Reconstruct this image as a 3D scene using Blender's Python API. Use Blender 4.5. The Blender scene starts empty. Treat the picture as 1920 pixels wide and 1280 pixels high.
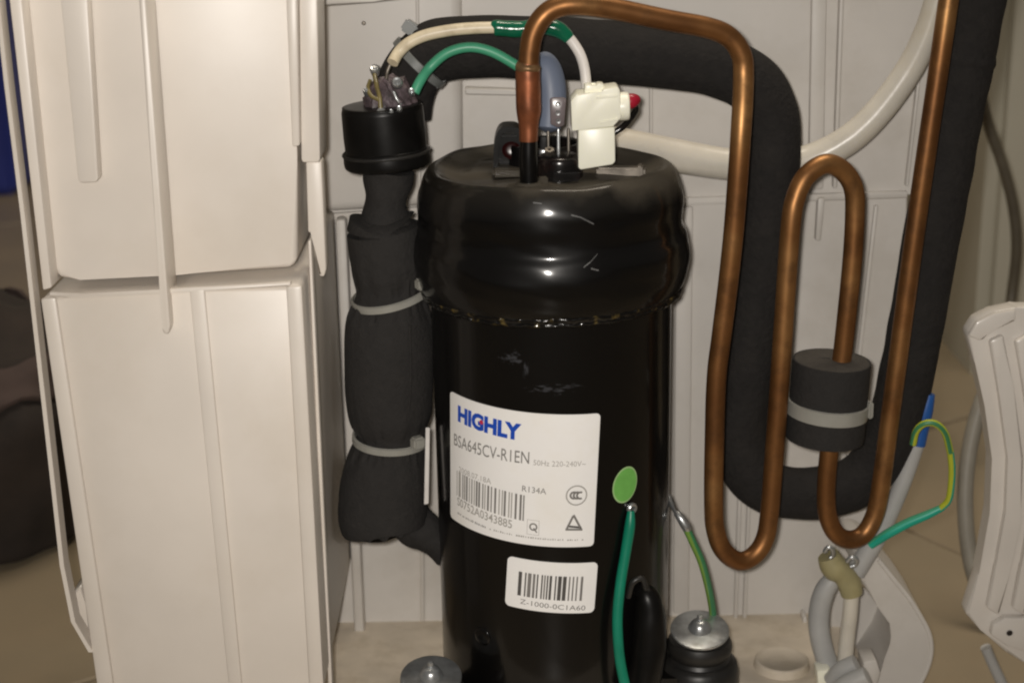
import bpy, bmesh, math, random
from mathutils import Vector, Matrix, noise
R_ = math.radians
scene = bpy.context.scene
C = scene.collection

# ------------------------------------------------------------------ camera
F = 3000.0                      # focal length in pixels of the 1920 wide photograph
CAM = Vector((-0.0205, -0.7907, 0.4643))
ROT = Matrix.Rotation(R_(90 - 17.7), 3, 'X') @ Matrix.Rotation(R_(-1.1), 3, 'Z')
cam_d = bpy.data.cameras.new('camera')
cam_d.sensor_width = 36.0
cam_d.lens = F / 1920 * 36.0
cam_d.clip_start = 0.01
cam_d.clip_end = 30
cam = bpy.data.objects.new('camera', cam_d)
C.objects.link(cam)
cam.matrix_world = Matrix.Translation(CAM) @ ROT.to_4x4()
scene.camera = cam
cam_d.dof.use_dof = True
cam_d.dof.focus_distance = 0.80
cam_d.dof.aperture_fstop = 9.0

# ------------------------------------------------------------------ world, lamps, exposure
w = bpy.data.worlds.new('World')
scene.world = w
w.use_nodes = True
w.node_tree.nodes['Background'].inputs[0].default_value = (1.0, 0.93, 0.84, 1)
w.node_tree.nodes['Background'].inputs[1].default_value = 0.085
fl = bpy.data.lights.new('phone_flash', 'SPOT')
fl.energy = 17.8
fl.color = (1.0, 0.94, 0.87)
fl.shadow_soft_size = 0.009
fl.spot_size = R_(96)
fl.spot_blend = 1.0
flo = bpy.data.objects.new('phone_flash', fl)
C.objects.link(flo)
flo.location = CAM + Vector((-0.014, 0.0, 0.010))
flo.rotation_euler = (R_(90 - 17.0), 0, R_(5))
cl = bpy.data.lights.new('ceiling_lamp', 'AREA')
cl.shape = 'RECTANGLE'
cl.size = 0.9
cl.size_y = 0.5
cl.energy = 25.0
cl.color = (1.0, 0.88, 0.72)
clo = bpy.data.objects.new('ceiling_lamp', cl)
C.objects.link(clo)
clo.location = (0.35, 0.3, 2.35)
scene.view_settings.view_transform = 'Standard'
scene.view_settings.look = 'None'
scene.view_settings.exposure = 0
scene.view_settings.gamma = 1
scene.view_settings.use_curve_mapping = False
scene.cycles.filter_width = 2.2

# ------------------------------------------------------------------ measuring helpers (photo pixel -> point at a known depth)
def ray(px, py):
    return ROT @ Vector(((px - 960) / F, (640 - py) / F, -1))
def at(px, py, Y):
    d = ray(px, py)
    return CAM + d * ((Y - CAM.y) / d.y)
def atz(px, py, Z):
    d = ray(px, py)
    return CAM + d * ((Z - CAM.z) / d.z)
def on_cyl(px, py, R):
    d = ray(px, py)
    a = d.x**2 + d.y**2
    b = 2 * (CAM.x * d.x + CAM.y * d.y)
    c = CAM.x**2 + CAM.y**2 - R * R
    q = max(0, b * b - 4 * a * c)
    p = CAM + d * ((-b - math.sqrt(q)) / (2 * a))
    return math.atan2(p.x, -p.y), p.z
def cylp(s, z, R, R0):
    t = s / R0
    return Vector((R * math.sin(t), -R * math.cos(t), z))

# ------------------------------------------------------------------ materials
def new_mat(name):
    m = bpy.data.materials.new(name)
    m.use_nodes = True
    nt = m.node_tree
    return m, nt, nt.nodes['Principled BSDF']
def simple(name, col, rough=0.5, metal=0.0, var=0.15, scale=60, bump=0.0, bscale=400, spec=0.5, coat=0.0, trans=0.0, dirt=None, dscale=12, damt=0.5, sss=0.0):
    m, nt, b = new_mat(name)
    L = nt.links.new
    tc = nt.nodes.new('ShaderNodeTexCoord')
    n = nt.nodes.new('ShaderNodeTexNoise')
    n.inputs['Scale'].default_value = scale
    n.inputs['Detail'].default_value = 5
    L(tc.outputs['Object'], n.inputs['Vector'])
    r = nt.nodes.new('ShaderNodeMapRange')
    r.inputs['From Min'].default_value = 0.3
    r.inputs['From Max'].default_value = 0.7
    r.inputs['To Min'].default_value = 1 - var
    r.inputs['To Max'].default_value = 1 + var
    L(n.outputs['Fac'], r.inputs['Value'])
    mx = nt.nodes.new('ShaderNodeMix')
    mx.data_type = 'RGBA'
    mx.blend_type = 'MULTIPLY'
    mx.inputs['Factor'].default_value = 1
    mx.inputs['A'].default_value = (*col, 1)
    L(r.outputs['Result'], mx.inputs['B'])
    out = mx.outputs['Result']
    if dirt:
        n2 = nt.nodes.new('ShaderNodeTexNoise')
        n2.inputs['Scale'].default_value = dscale
        n2.inputs['Detail'].default_value = 8
        n2.inputs['Roughness'].default_value = 0.65
        L(tc.outputs['Object'], n2.inputs['Vector'])
        r2 = nt.nodes.new('ShaderNodeMapRange')
        r2.inputs['From Min'].default_value = 0.48
        r2.inputs['From Max'].default_value = 0.72
        r2.inputs['To Max'].default_value = damt
        L(n2.outputs['Fac'], r2.inputs['Value'])
        m2 = nt.nodes.new('ShaderNodeMix')
        m2.data_type = 'RGBA'
        m2.inputs['B'].default_value = (*dirt, 1)
        L(r2.outputs['Result'], m2.inputs['Factor'])
        L(out, m2.inputs['A'])
        out = m2.outputs['Result']
    L(out, b.inputs['Base Color'])
    rr = nt.nodes.new('ShaderNodeMapRange')
    rr.inputs['To Min'].default_value = max(0.02, rough - 0.08)
    rr.inputs['To Max'].default_value = min(1, rough + 0.08)
    L(n.outputs['Fac'], rr.inputs['Value'])
    L(rr.outputs['Result'], b.inputs['Roughness'])
    b.inputs['Metallic'].default_value = metal
    b.inputs['Specular IOR Level'].default_value = spec
    b.inputs['Coat Weight'].default_value = coat
    b.inputs['Coat Roughness'].default_value = 0.05
    b.inputs['Transmission Weight'].default_value = trans
    if sss:
        b.inputs['Subsurface Weight'].default_value = sss
        b.inputs['Subsurface Radius'].default_value = (0.004, 0.004, 0.003)
    if bump:
        n3 = nt.nodes.new('ShaderNodeTexNoise')
        n3.inputs['Scale'].default_value = bscale
        n3.inputs['Detail'].default_value = 4
        L(tc.outputs['Object'], n3.inputs['Vector'])
        bp = nt.nodes.new('ShaderNodeBump')
        bp.inputs['Strength'].default_value = bump
        bp.inputs['Distance'].default_value = 0.001
        L(n3.outputs['Fac'], bp.inputs['Height'])
        L(bp.outputs['Normal'], b.inputs['Normal'])
    return m

M = {}
M['plastic'] = simple('cream_plastic', (0.74, 0.685, 0.62), 0.38, var=0.05, scale=14, bump=0.06, bscale=30, dirt=(0.55, 0.47, 0.36), dscale=9, damt=0.25)
M['plastic_wall'] = simple('grey_white_plastic', (0.63, 0.60, 0.56), 0.5, var=0.06, scale=18, bump=0.08, bscale=45, dirt=(0.44, 0.40, 0.34), dscale=16, damt=0.4)
M['plastic_floor'] = simple('dusty_plastic', (0.64, 0.565, 0.46), 0.65, var=0.10, scale=50, bump=0.2, bscale=160, dirt=(0.40, 0.33, 0.23), dscale=40, damt=0.6)
M['white_plastic'] = simple('ivory_plastic', (0.93, 0.92, 0.78), 0.35, var=0.04, scale=60, sss=0.1)
M['white_gloss'] = simple('white_gloss_plastic', (0.70, 0.66, 0.61), 0.25, var=0.06, scale=20, bump=0.05, bscale=40)
M['foam'] = simple('black_foam', (0.024, 0.0225, 0.0215), 0.9, var=0.12, scale=240, bump=0.7, bscale=520, spec=0.3, dirt=(0.045, 0.04, 0.036), dscale=30, damt=0.12)
M['foam_dark'] = simple('deep_black_foam', (0.0165, 0.0150, 0.0142), 0.9, var=0.2, scale=240, bump=0.9, bscale=420, spec=0.3, dirt=(0.036, 0.032, 0.028), dscale=55, damt=0.25)
M['rubber'] = simple('black_rubber', (0.013, 0.0125, 0.012), 0.42, var=0.2, scale=80, bump=0.1, bscale=300, dirt=(0.05, 0.045, 0.036), dscale=45, damt=0.3)
M['cup_black'] = simple('black_cup_plastic', (0.005, 0.0047, 0.0045), 0.34, var=0.3, scale=60, spec=0.2, bump=0.06, bscale=120)
M['bakelite'] = simple('black_bakelite', (0.007, 0.0065, 0.0065), 0.2, var=0.2, scale=80, dirt=(0.03, 0.013, 0.011), dscale=90, damt=0.5)
M['zinc'] = simple('zinc_steel', (0.50, 0.52, 0.53), 0.32, metal=0.8, var=0.2, scale=150, bump=0.1, bscale=300, dirt=(0.25, 0.23, 0.2), dscale=120, damt=0.5)
M['dull_steel'] = simple('dull_steel', (0.20, 0.18, 0.155), 0.5, metal=1.0, var=0.3, scale=150)
M['tie'] = simple('clear_nylon', (0.17, 0.18, 0.175), 0.35, var=0.08, scale=80, sss=0.1)
M['tie_light'] = simple('milky_nylon', (0.30, 0.295, 0.265), 0.35, var=0.08, scale=80, sss=0.1)
M['cream_wire'] = simple('cream_wire', (0.72, 0.63, 0.46), 0.4, var=0.1, scale=90, dirt=(0.30, 0.23, 0.13), dscale=110, damt=0.5)
M['white_wire'] = simple('white_wire', (0.74, 0.71, 0.68), 0.4, var=0.06, scale=90)
M['green_sleeve'] = simple('green_sleeve', (0.004, 0.115, 0.058), 0.2, var=0.2, scale=70, bump=0.4, bscale=180)
M['green_wire'] = simple('green_wire', (0.06, 0.33, 0.19), 0.42, var=0.08, scale=90)
M['teal_wire'] = simple('teal_wire', (0.004, 0.21, 0.125), 0.38, var=0.1, scale=60)
M['earth_green'] = simple('earth_green', (0.045, 0.20, 0.085), 0.4, var=0.1, scale=60)
M['earth_teal'] = simple('earth_teal', (0.01, 0.36, 0.25), 0.4, var=0.1, scale=60)
M['earth_yellow'] = simple('earth_yellow', (0.42, 0.46, 0.03), 0.4, var=0.1, scale=60)
M['earth_lime'] = simple('earth_lime', (0.16, 0.29, 0.05), 0.4, var=0.1, scale=60)
M['blue'] = simple('blue_sleeve', (0.015, 0.09, 0.33), 0.4)
M['red'] = simple('red_sleeve', (0.35, 0.01, 0.03), 0.35)
M['silicone'] = simple('blue_grey_silicone', (0.15, 0.18, 0.25), 0.5, var=0.06, scale=60, sss=0.1)
M['hose'] = simple('milky_hose', (0.66, 0.62, 0.54), 0.3, var=0.08, scale=60, bump=0.25, bscale=70, sss=0.15, dirt=(0.50, 0.43, 0.30), dscale=30, damt=0.5)
M['tube_grey'] = simple('grey_tube', (0.42, 0.42, 0.41), 0.4, var=0.08, scale=60, sss=0.1)
M['tee'] = simple('yellowed_plastic', (0.36, 0.32, 0.17), 0.45, var=0.12, scale=90, sss=0.2)
M['crud'] = simple('purple_brown_resin', (0.10, 0.075, 0.085), 0.5, var=0.5, scale=300, bump=0.6, bscale=500, dirt=(0.02, 0.018, 0.015), dscale=160, damt=0.9)
M['olive'] = simple('olive_enamel', (0.16, 0.13, 0.05), 0.35, var=0.3, scale=200)
M['paper'] = simple('label_paper', (0.95, 0.94, 0.925), 0.35, var=0.02, scale=60, dirt=(0.80, 0.76, 0.66), dscale=30, damt=0.4)
M['ink'] = simple('black_ink', (0.09, 0.085, 0.08), 0.5, var=0.1)
M['ink_grey'] = simple('grey_ink', (0.21, 0.20, 0.19), 0.5, var=0.1)
M['ink_pale'] = simple('pale_ink', (0.40, 0.385, 0.36), 0.5, var=0.1)
M['ink_blue'] = simple('blue_ink', (0.010, 0.075, 0.50), 0.4, var=0.05)
M['ink_red'] = simple('red_ink', (0.55, 0.03, 0.08), 0.4, var=0.05)
M['dot'] = simple('lime_sticker', (0.17, 0.47, 0.10), 0.45, var=0.06, scale=200)
M['dot_rim'] = simple('lime_sticker_edge', (0.38, 0.58, 0.26), 0.45, var=0.06, scale=200)
M['tile'] = simple('beige_floor_tile', (0.245, 0.20, 0.137), 0.35, var=0.08, scale=8, dirt=(0.30, 0.23, 0.15), dscale=5, damt=0.5)
M['grout'] = simple('tile_grout', (0.22, 0.18, 0.13), 0.9)
M['roomwall'] = simple('room_wall', (0.84, 0.77, 0.63), 0.8, var=0.06, scale=4)
M['cabinet'] = simple('grey_cabinet', (0.52, 0.50, 0.42), 0.5, var=0.05, scale=6)
M['cable'] = simple('dark_cable', (0.10, 0.085, 0.06), 0.5)
M['cable_grey'] = simple('grey_cable', (0.24, 0.225, 0.19), 0.5)
M['blue_box'] = simple('blue_plastic', (0.03, 0.045, 0.26), 0.45, var=0.2, scale=6)
M['cloth'] = simple('dark_cloth', (0.025, 0.018, 0.014), 0.9, var=0.5, scale=20, bump=0.5, bscale=80)
M['cloth_pink'] = simple('dull_pink_cloth', (0.062, 0.042, 0.036), 0.9, var=0.2, scale=30)
M['glass'] = simple('clear_tag', (0.16, 0.135, 0.14), 0.2, var=0.15, scale=90)

def copper_mat():
    m, nt, b = new_mat('tarnished_copper')
    L = nt.links.new
    tc = nt.nodes.new('ShaderNodeTexCoord')
    n = nt.nodes.new('ShaderNodeTexNoise')
    n.inputs['Scale'].default_value = 22
    n.inputs['Detail'].default_value = 6
    L(tc.outputs['Object'], n.inputs['Vector'])
    cr = nt.nodes.new('ShaderNodeValToRGB')
    e = cr.color_ramp.elements
    e[0].position = 0.3
    e[0].color = (0.16, 0.066, 0.022, 1)
    e[1].position = 0.72
    e[1].color = (0.42, 0.225, 0.085, 1)
    k = e.new(0.5)
    k.color = (0.26, 0.118, 0.040, 1)
    L(n.outputs['Fac'], cr.inputs['Fac'])
    n5 = nt.nodes.new('ShaderNodeTexNoise')
    n5.inputs['Scale'].default_value = 75
    n5.inputs['Detail'].default_value = 8
    n5.inputs['Roughness'].default_value = 0.7
    L(tc.outputs['Object'], n5.inputs['Vector'])
    r5 = nt.nodes.new('ShaderNodeMapRange')
    r5.inputs['From Min'].default_value = 0.48
    r5.inputs['From Max'].default_value = 0.68
    r5.inputs['To Max'].default_value = 0.5
    L(n5.outputs['Fac'], r5.inputs['Value'])
    m5 = nt.nodes.new('ShaderNodeMix')
    m5.data_type = 'RGBA'
    m5.inputs['B'].default_value = (0.085, 0.042, 0.020, 1)
    L(r5.outputs['Result'], m5.inputs['Factor'])
    L(cr.outputs['Color'], m5.inputs['A'])
    L(m5.outputs['Result'], b.inputs['Base Color'])
    b.inputs['Metallic'].default_value = 0.74
    n2 = nt.nodes.new('ShaderNodeTexNoise')
    n2.inputs['Scale'].default_value = 90
    n2.inputs['Detail'].default_value = 4
    L(tc.outputs['Object'], n2.inputs['Vector'])
    r = nt.nodes.new('ShaderNodeMapRange')
    r.inputs['To Min'].default_value = 0.36
    r.inputs['To Max'].default_value = 0.52
    L(n2.outputs['Fac'], r.inputs['Value'])
    L(r.outputs['Result'], b.inputs['Roughness'])
    bp = nt.nodes.new('ShaderNodeBump')
    bp.inputs['Strength'].default_value = 0.08
    bp.inputs['Distance'].default_value = 0.001
    L(n2.outputs['Fac'], bp.inputs['Height'])
    L(bp.outputs['Normal'], b.inputs['Normal'])
    return m
M['copper'] = copper_mat()
M['copper_red'] = simple('heat_reddened_copper', (0.26, 0.085, 0.035), 0.42, metal=0.6, var=0.35, scale=70, bump=0.1, bscale=200, dirt=(0.10, 0.04, 0.02), dscale=60, damt=0.7)
M['braze'] = simple('brazing_alloy', (0.24, 0.14, 0.065), 0.45, metal=0.6, var=0.4, scale=200)

def shell_mat(name, dust, gold=False):
    """black stoved enamel; dust settles on the flat top (height in the object's own space); rusty flecks along a weld"""
    m, nt, b = new_mat(name)
    L = nt.links.new
    tc = nt.nodes.new('ShaderNodeTexCoord')
    n = nt.nodes.new('ShaderNodeTexNoise')
    n.inputs['Scale'].default_value = 26
    n.inputs['Detail'].default_value = 8
    L(tc.outputs['Object'], n.inputs['Vector'])
    mx = nt.nodes.new('ShaderNodeMix')
    mx.data_type = 'RGBA'
    mx.inputs['A'].default_value = (0.0035, 0.0032, 0.0031, 1)
    mx.inputs['B'].default_value = (0.075, 0.065, 0.050, 1) if dust else ((0.12, 0.085, 0.025, 1) if gold else (0.012, 0.011, 0.010, 1))
    mr = nt.nodes.new('ShaderNodeMapRange')
    b.inputs['Roughness'].default_value = 0.34
    b.inputs['Specular IOR Level'].default_value = 0.12
    b.inputs['Coat Weight'].default_value = 0.55
    b.inputs['Coat Roughness'].default_value = 0.13
    if dust:
        # dust lies in the dished lid and spills a little over the rim on one side
        sp = nt.nodes.new('ShaderNodeSeparateXYZ')
        L(tc.outputs['Object'], sp.inputs['Vector'])
        cx_ = nt.nodes.new('ShaderNodeCombineXYZ')
        L(sp.outputs['X'], cx_.inputs['X'])
        L(sp.outputs['Y'], cx_.inputs['Y'])
        le = nt.nodes.new('ShaderNodeVectorMath')
        le.operation = 'LENGTH'
        L(cx_.outputs['Vector'], le.inputs[0])
        ma = nt.nodes.new('ShaderNodeMath')
        ma.operation = 'MULTIPLY_ADD'
        ma.inputs[1].default_value = 0.030
        L(n.outputs['Fac'], ma.inputs[0])
        L(le.outputs['Value'], ma.inputs[2])
        mb = nt.nodes.new('ShaderNodeMath')
        mb.operation = 'MULTIPLY_ADD'
        mb.inputs[1].default_value = -0.13
        L(sp.outputs['X'], mb.inputs[0])
        L(ma.outputs['Value'], mb.inputs[2])
        m8 = nt.nodes.new('ShaderNodeMapRange')
        m8.inputs['From Min'].default_value = 0.073
        m8.inputs['From Max'].default_value = 0.080
        m8.inputs['To Min'].default_value = 0.85
        m8.inputs['To Max'].default_value = 0.12
        L(mb.outputs['Value'], m8.inputs['Value'])
        m9 = nt.nodes.new('ShaderNodeMapRange')
        m9.inputs['From Min'].default_value = 0.290
        m9.inputs['From Max'].default_value = 0.300
        L(sp.outputs['Z'], m9.inputs['Value'])
        mr = nt.nodes.new('ShaderNodeMath')
        mr.operation = 'MULTIPLY'
        L(m8.outputs['Result'], mr.inputs[0])
        L(m9.outputs['Result'], mr.inputs[1])
        r2 = nt.nodes.new('ShaderNodeMapRange')
        r2.inputs['To Min'].default_value = 0.34
        r2.inputs['To Max'].default_value = 0.8
        L(mr.outputs[0], r2.inputs['Value'])
        L(r2.outputs['Result'], b.inputs['Roughness'])
        r4 = nt.nodes.new('ShaderNodeMapRange')
        r4.inputs['To Min'].default_value = 0.55
        r4.inputs['To Max'].default_value = 0.05
        L(mr.outputs[0], r4.inputs['Value'])
        L(r4.outputs['Result'], b.inputs['Coat Weight'])
    else:
        n.inputs['Scale'].default_value = 170 if gold else 9
        mr.inputs['From Min'].default_value = 0.57 if gold else 0.5
        mr.inputs['From Max'].default_value = 0.70 if gold else 0.9
        mr.inputs['To Max'].default_value = 0.9 if gold else 0.5
        L(n.outputs['Fac'], mr.inputs['Value'])
    L(mr.outputs[0], mx.inputs['Factor'])
    L(mx.outputs['Result'], b.inputs['Base Color'])
    if not dust and not gold:
        # rubbed patches left by handling, each with a shape of its own
        tot = None
        for p0, sc, st_ in (((-.001, -.0615, .207), (.022, .03, .0048), (240, 240, 700)), ((-.014, -.060, .2165), (.003, .02, .010), (600, 400, 200)), ((.003, -.0617, .125), (.003, .02, .004), (300, 300, 300)), ((-.020, -.058, .222), (.012, .03, .006), (300, 300, 500))):
            mp = nt.nodes.new('ShaderNodeVectorMath')
            mp.operation = 'SUBTRACT'
            mp.inputs[1].default_value = p0
            L(tc.outputs['Object'], mp.inputs[0])
            dv = nt.nodes.new('ShaderNodeVectorMath')
            dv.operation = 'DIVIDE'
            dv.inputs[1].default_value = sc
            L(mp.outputs['Vector'], dv.inputs[0])
            ln = nt.nodes.new('ShaderNodeVectorMath')
            ln.operation = 'LENGTH'
            L(dv.outputs['Vector'], ln.inputs[0])
            fa = nt.nodes.new('ShaderNodeMapRange')
            fa.inputs['From Min'].default_value = 0.2
            fa.inputs['From Max'].default_value = 1.0
            fa.inputs['To Min'].default_value = 0.24
            fa.inputs['To Max'].default_value = -0.15
            L(ln.outputs['Value'], fa.inputs['Value'])
            ms = nt.nodes.new('ShaderNodeVectorMath')
            ms.operation = 'MULTIPLY'
            ms.inputs[1].default_value = st_
            L(tc.outputs['Object'], ms.inputs[0])
            nn = nt.nodes.new('ShaderNodeTexNoise')
            nn.inputs['Scale'].default_value = 1
            nn.inputs['Detail'].default_value = 4
            L(ms.outputs['Vector'], nn.inputs['Vector'])
            ad = nt.nodes.new('ShaderNodeMath')
            L(nn.outputs['Fac'], ad.inputs[0])
            L(fa.outputs['Result'], ad.inputs[1])
            th = nt.nodes.new('ShaderNodeMapRange')
            th.inputs['From Min'].default_value = 0.64
            th.inputs['From Max'].default_value = 0.82
            L(ad.outputs['Value'], th.inputs['Value'])
            if tot is None:
                tot = th.outputs['Result']
            else:
                a2 = nt.nodes.new('ShaderNodeMath')
                a2.operation = 'MAXIMUM'
                L(tot, a2.inputs[0])
                L(th.outputs['Result'], a2.inputs[1])
                tot = a2.outputs['Value']
        mz = nt.nodes.new('ShaderNodeMix')
        mz.data_type = 'RGBA'
        mz.inputs['B'].default_value = (0.042, 0.043, 0.048, 1)
        L(tot, mz.inputs['Factor'])
        L(mx.outputs['Result'], mz.inputs['A'])
        L(mz.outputs['Result'], b.inputs['Base Color'])
    n3 = nt.nodes.new('ShaderNodeTexNoise')
    n3.inputs['Scale'].default_value = 70
    n3.inputs['Detail'].default_value = 3
    L(tc.outputs['Object'], n3.inputs['Vector'])
    bp = nt.nodes.new('ShaderNodeBump')
    bp.inputs['Strength'].default_value = 0.10
    bp.inputs['Distance'].default_value = 0.0010
    L(n3.outputs['Fac'], bp.inputs['Height'])
    L(bp.outputs['Normal'], b.inputs['Normal'])
    return m
M['shell'] = shell_mat('black_enamel', None)
M['cap'] = shell_mat('dusty_black_enamel', 0.3072)
M['weld'] = shell_mat('weld_bead', None, True)

# ------------------------------------------------------------------ object helpers
def root_of(o):
    while o.parent:
        o = o.parent
    return o
def tag(o, label=None, cat=None, group=None, kind=None):
    for k, v in (('label', label), ('category', cat), ('group', group), ('kind', kind)):
        if v:
            o[k] = v
    return o
def thing(name, loc, label, cat, group=None):
    o = bpy.data.objects.new(name, None)
    C.objects.link(o)
    o.location = loc
    o.empty_display_size = 0.01
    return tag(o, label, cat, group)
def link(name, bm, mats, parent=None, smooth=True, loc=None):
    """bmesh in world coordinates -> ONE mesh object, origin at its thing's base"""
    bmesh.ops.recalc_face_normals(bm, faces=bm.faces)
    if parent is not None:
        off = Vector(root_of(parent).location)
    elif loc is not None:
        off = Vector(loc)
    else:
        xs = [v.co for v in bm.verts]
        off = Vector(((min(p.x for p in xs) + max(p.x for p in xs)) / 2, (min(p.y for p in xs) + max(p.y for p in xs)) / 2, min(p.z for p in xs)))
    bmesh.ops.translate(bm, verts=bm.verts, vec=-off)
    me = bpy.data.meshes.new(name)
    bm.to_mesh(me)
    bm.free()
    for m in (mats if isinstance(mats, (list, tuple)) else [mats]):
        me.materials.append(M[m])
    for p in me.polygons:
        p.use_smooth = smooth
    o = bpy.data.objects.new(name, me)
    C.objects.link(o)
    if parent is not None:
        o.parent = parent
        if parent.type != 'EMPTY' and parent.parent is None:
            pass
    else:
        o.location = off
    if smooth:
        try:
            me.set_sharp_from_angle(angle=R_(38))
        except Exception:
            pass
    return o
def catmull(pts, n=8):
    out = []
    P = [pts[0] + (pts[0] - pts[1])] + list(pts) + [pts[-1] + (pts[-1] - pts[-2])]
    for i in range(1, len(P) - 2):
        for k in range(n):
            t = k / n
            a, b, c, d = P[i - 1], P[i], P[i + 1], P[i + 2]
            out.append(0.5 * ((2 * b) + (c - a) * t + (2 * a - 5 * b + 4 * c - d) * t * t + (3 * b - a - 3 * c + d) * t**3))
    out.append(P[-2].copy())
    return out
def tube_bm(pts, rad, seg=20, n=8, cap=True, wob=0.0, wscale=60, bm=None, stripe=None, twist=0.0, ragged=0.0, dome=0.0, flat=None):
    """swept tube through points; rad = one radius or one per point; stripe = list of material indices round the tube"""
    bm = bm or bmesh.new()
    rs = rad if isinstance(rad, (list, tuple)) else [rad] * len(pts)
    v4 = [Vector((p.x, p.y, p.z, r)) for p, r in zip(pts, rs)]
    sm = catmull(v4, n) if n > 1 else v4
    cen = [Vector(v[:3]) for v in sm]
    rr = [max(v[3], 1e-5) for v in sm]
    up = None
    rings = []
    for i, c in enumerate(cen):
        t = (cen[min(i + 1, len(cen) - 1)] - cen[max(i - 1, 0)]).normalized()
        if up is None:
            a = Vector((0, 1, 0)) if abs(t.y) < 0.9 else Vector((1, 0, 0))
            up = (a - t * a.dot(t)).normalized()
        else:
            up = (up - t * up.dot(t)).normalized()
        sd = t.cross(up)
        ring = []
        for k in range(seg):
            an = 2 * math.pi * k / seg + twist * i
            d = up * math.cos(an) + sd * math.sin(an) * (flat or 1.0)
            r = rr[i]
            p = c + d * r
            if wob:
                p = c + d * r * (1 + wob * noise.noise(p * wscale))
            if ragged and i == len(cen) - 1:
                p += t * ragged * noise.noise(p * 300)
            ring.append(bm.verts.new(p))
        rings.append(ring)
    for i in range(len(rings) - 1):
        for k in range(seg):
            f = bm.faces.new((rings[i][k], rings[i][(k + 1) % seg], rings[i + 1][(k + 1) % seg], rings[i + 1][k]))
            if stripe:
                f.material_index = stripe[k * len(stripe) // seg]
    if cap:
        for ring, s, i in ((rings[0], -1, 0), (rings[-1], 1, len(cen) - 1)):
            if dome:
                t = (cen[1] - cen[0]).normalized() if i == 0 else (cen[-1] - cen[-2]).normalized()
                cv = bm.verts.new(cen[i] + t * s * dome)
                for k in range(seg):
                    bm.faces.new((ring[k], ring[(k + 1) % seg], cv))
            else:
                bm.faces.new(ring)
    return bm
def P(*a):
    return [at(*p) for p in a]
def slab_bm(poly, Y, D, bev=0.0, segs=2, bm=None, only=None):
    """outline measured on the plane y=Y, real depth D backwards"""
    bm = bm or bmesh.new()
    f = [bm.verts.new(at(x, y, Y)) for x, y in poly]
    b = [bm.verts.new(v.co + Vector((0, D, 0))) for v in f]
    n = len(f)
    fs = [bm.faces.new(f), bm.faces.new(b[::-1])]
    for i in range(n):
        fs.append(bm.faces.new((f[i], f[(i + 1) % n], b[(i + 1) % n], b[i])))
    if bev:
        ed = set(e for fa in fs for e in fa.edges)
        if only == 'front':
            ed = set(fs[0].edges)
        bmesh.ops.bevel(bm, geom=list(ed), offset=bev, segments=segs, affect='EDGES', profile=0.5, clamp_overlap=True)
    return bm
def box_bm(c, s, rz=0.0, bev=0.0, segs=2, bm=None, rx=0.0, ry=0.0):
    bm = bm or bmesh.new()
    m = Matrix.Translation(c) @ Matrix.Rotation(rz, 4, 'Z') @ Matrix.Rotation(rx, 4, 'X') @ Matrix.Rotation(ry, 4, 'Y') @ Matrix.Diagonal((*s, 1))
    r = bmesh.ops.create_cube(bm, size=1, matrix=m)
    if bev:
        bmesh.ops.bevel(bm, geom=list({e for v in r['verts'] for e in v.link_edges}), offset=bev, segments=segs, affect='EDGES', clamp_overlap=True)
    return bm
def lathe_bm(prof, c, seg=64, bm=None, fn=None, tilt=None):
    """profile of (radius, height); closed to the axis where the radius is 0"""
    bm = bm or bmesh.new()
    T = tilt or Matrix.Identity(3)
    rings = []
    for r, z in prof:
        if r < 1e-6:
            rings.append([bm.verts.new(Vector(c) + T @ Vector((0, 0, z)))])
            continue
        ring = []
        for k in range(seg):
            a = 2 * math.pi * k / seg
            p = Vector((r * math.sin(a), -r * math.cos(a), z))
            if fn:
                p = fn(p, a)
            ring.append(bm.verts.new(Vector(c) + T @ p))
        rings.append(ring)
    for A, B in zip(rings, rings[1:]):
        for k in range(seg):
            k2 = (k + 1) % seg
            if len(A) == 1 and len(B) == 1:
                continue
            if len(A) == 1:
                bm.faces.new((A[0], B[k2], B[k]))
            elif len(B) == 1:
                bm.faces.new((A[k], A[k2], B[0]))
            else:
                bm.faces.new((A[k], A[k2], B[k2], B[k]))
    return bm
def smooth_prof(pts, n=5):
    v = [Vector((r, z, 0)) for r, z in pts]
    return [(max(0, p.x), p.y) for p in catmull(v, n)]
def band_bm(c, R, wd, th, normal, seg=48, arc=None, sx=1.0):
    """flat strap bent round an axis"""
    bm = bmesh.new()
    q = Vector((0, 0, 1)).rotation_difference(Vector(normal).normalized())
    rings = []
    for k in range(seg):
        a = 2 * math.pi * k / seg
        d = Vector((math.sin(a) * sx, -math.cos(a), 0))
        ring = []
        for dr, dz in ((0, -wd / 2), (th, -wd / 2 + th * .4), (th, wd / 2 - th * .4), (0, wd / 2)):
            ring.append(bm.verts.new(Vector(c) + q @ (d * (R + dr) + Vector((0, 0, dz)))))
        rings.append(ring)
    for k in range(seg):
        A, B = rings[k], rings[(k + 1) % seg]
        for j in range(4):
            bm.faces.new((A[j], B[j], B[(j + 1) % 4], A[(j + 1) % 4]))
    return bm

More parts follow.
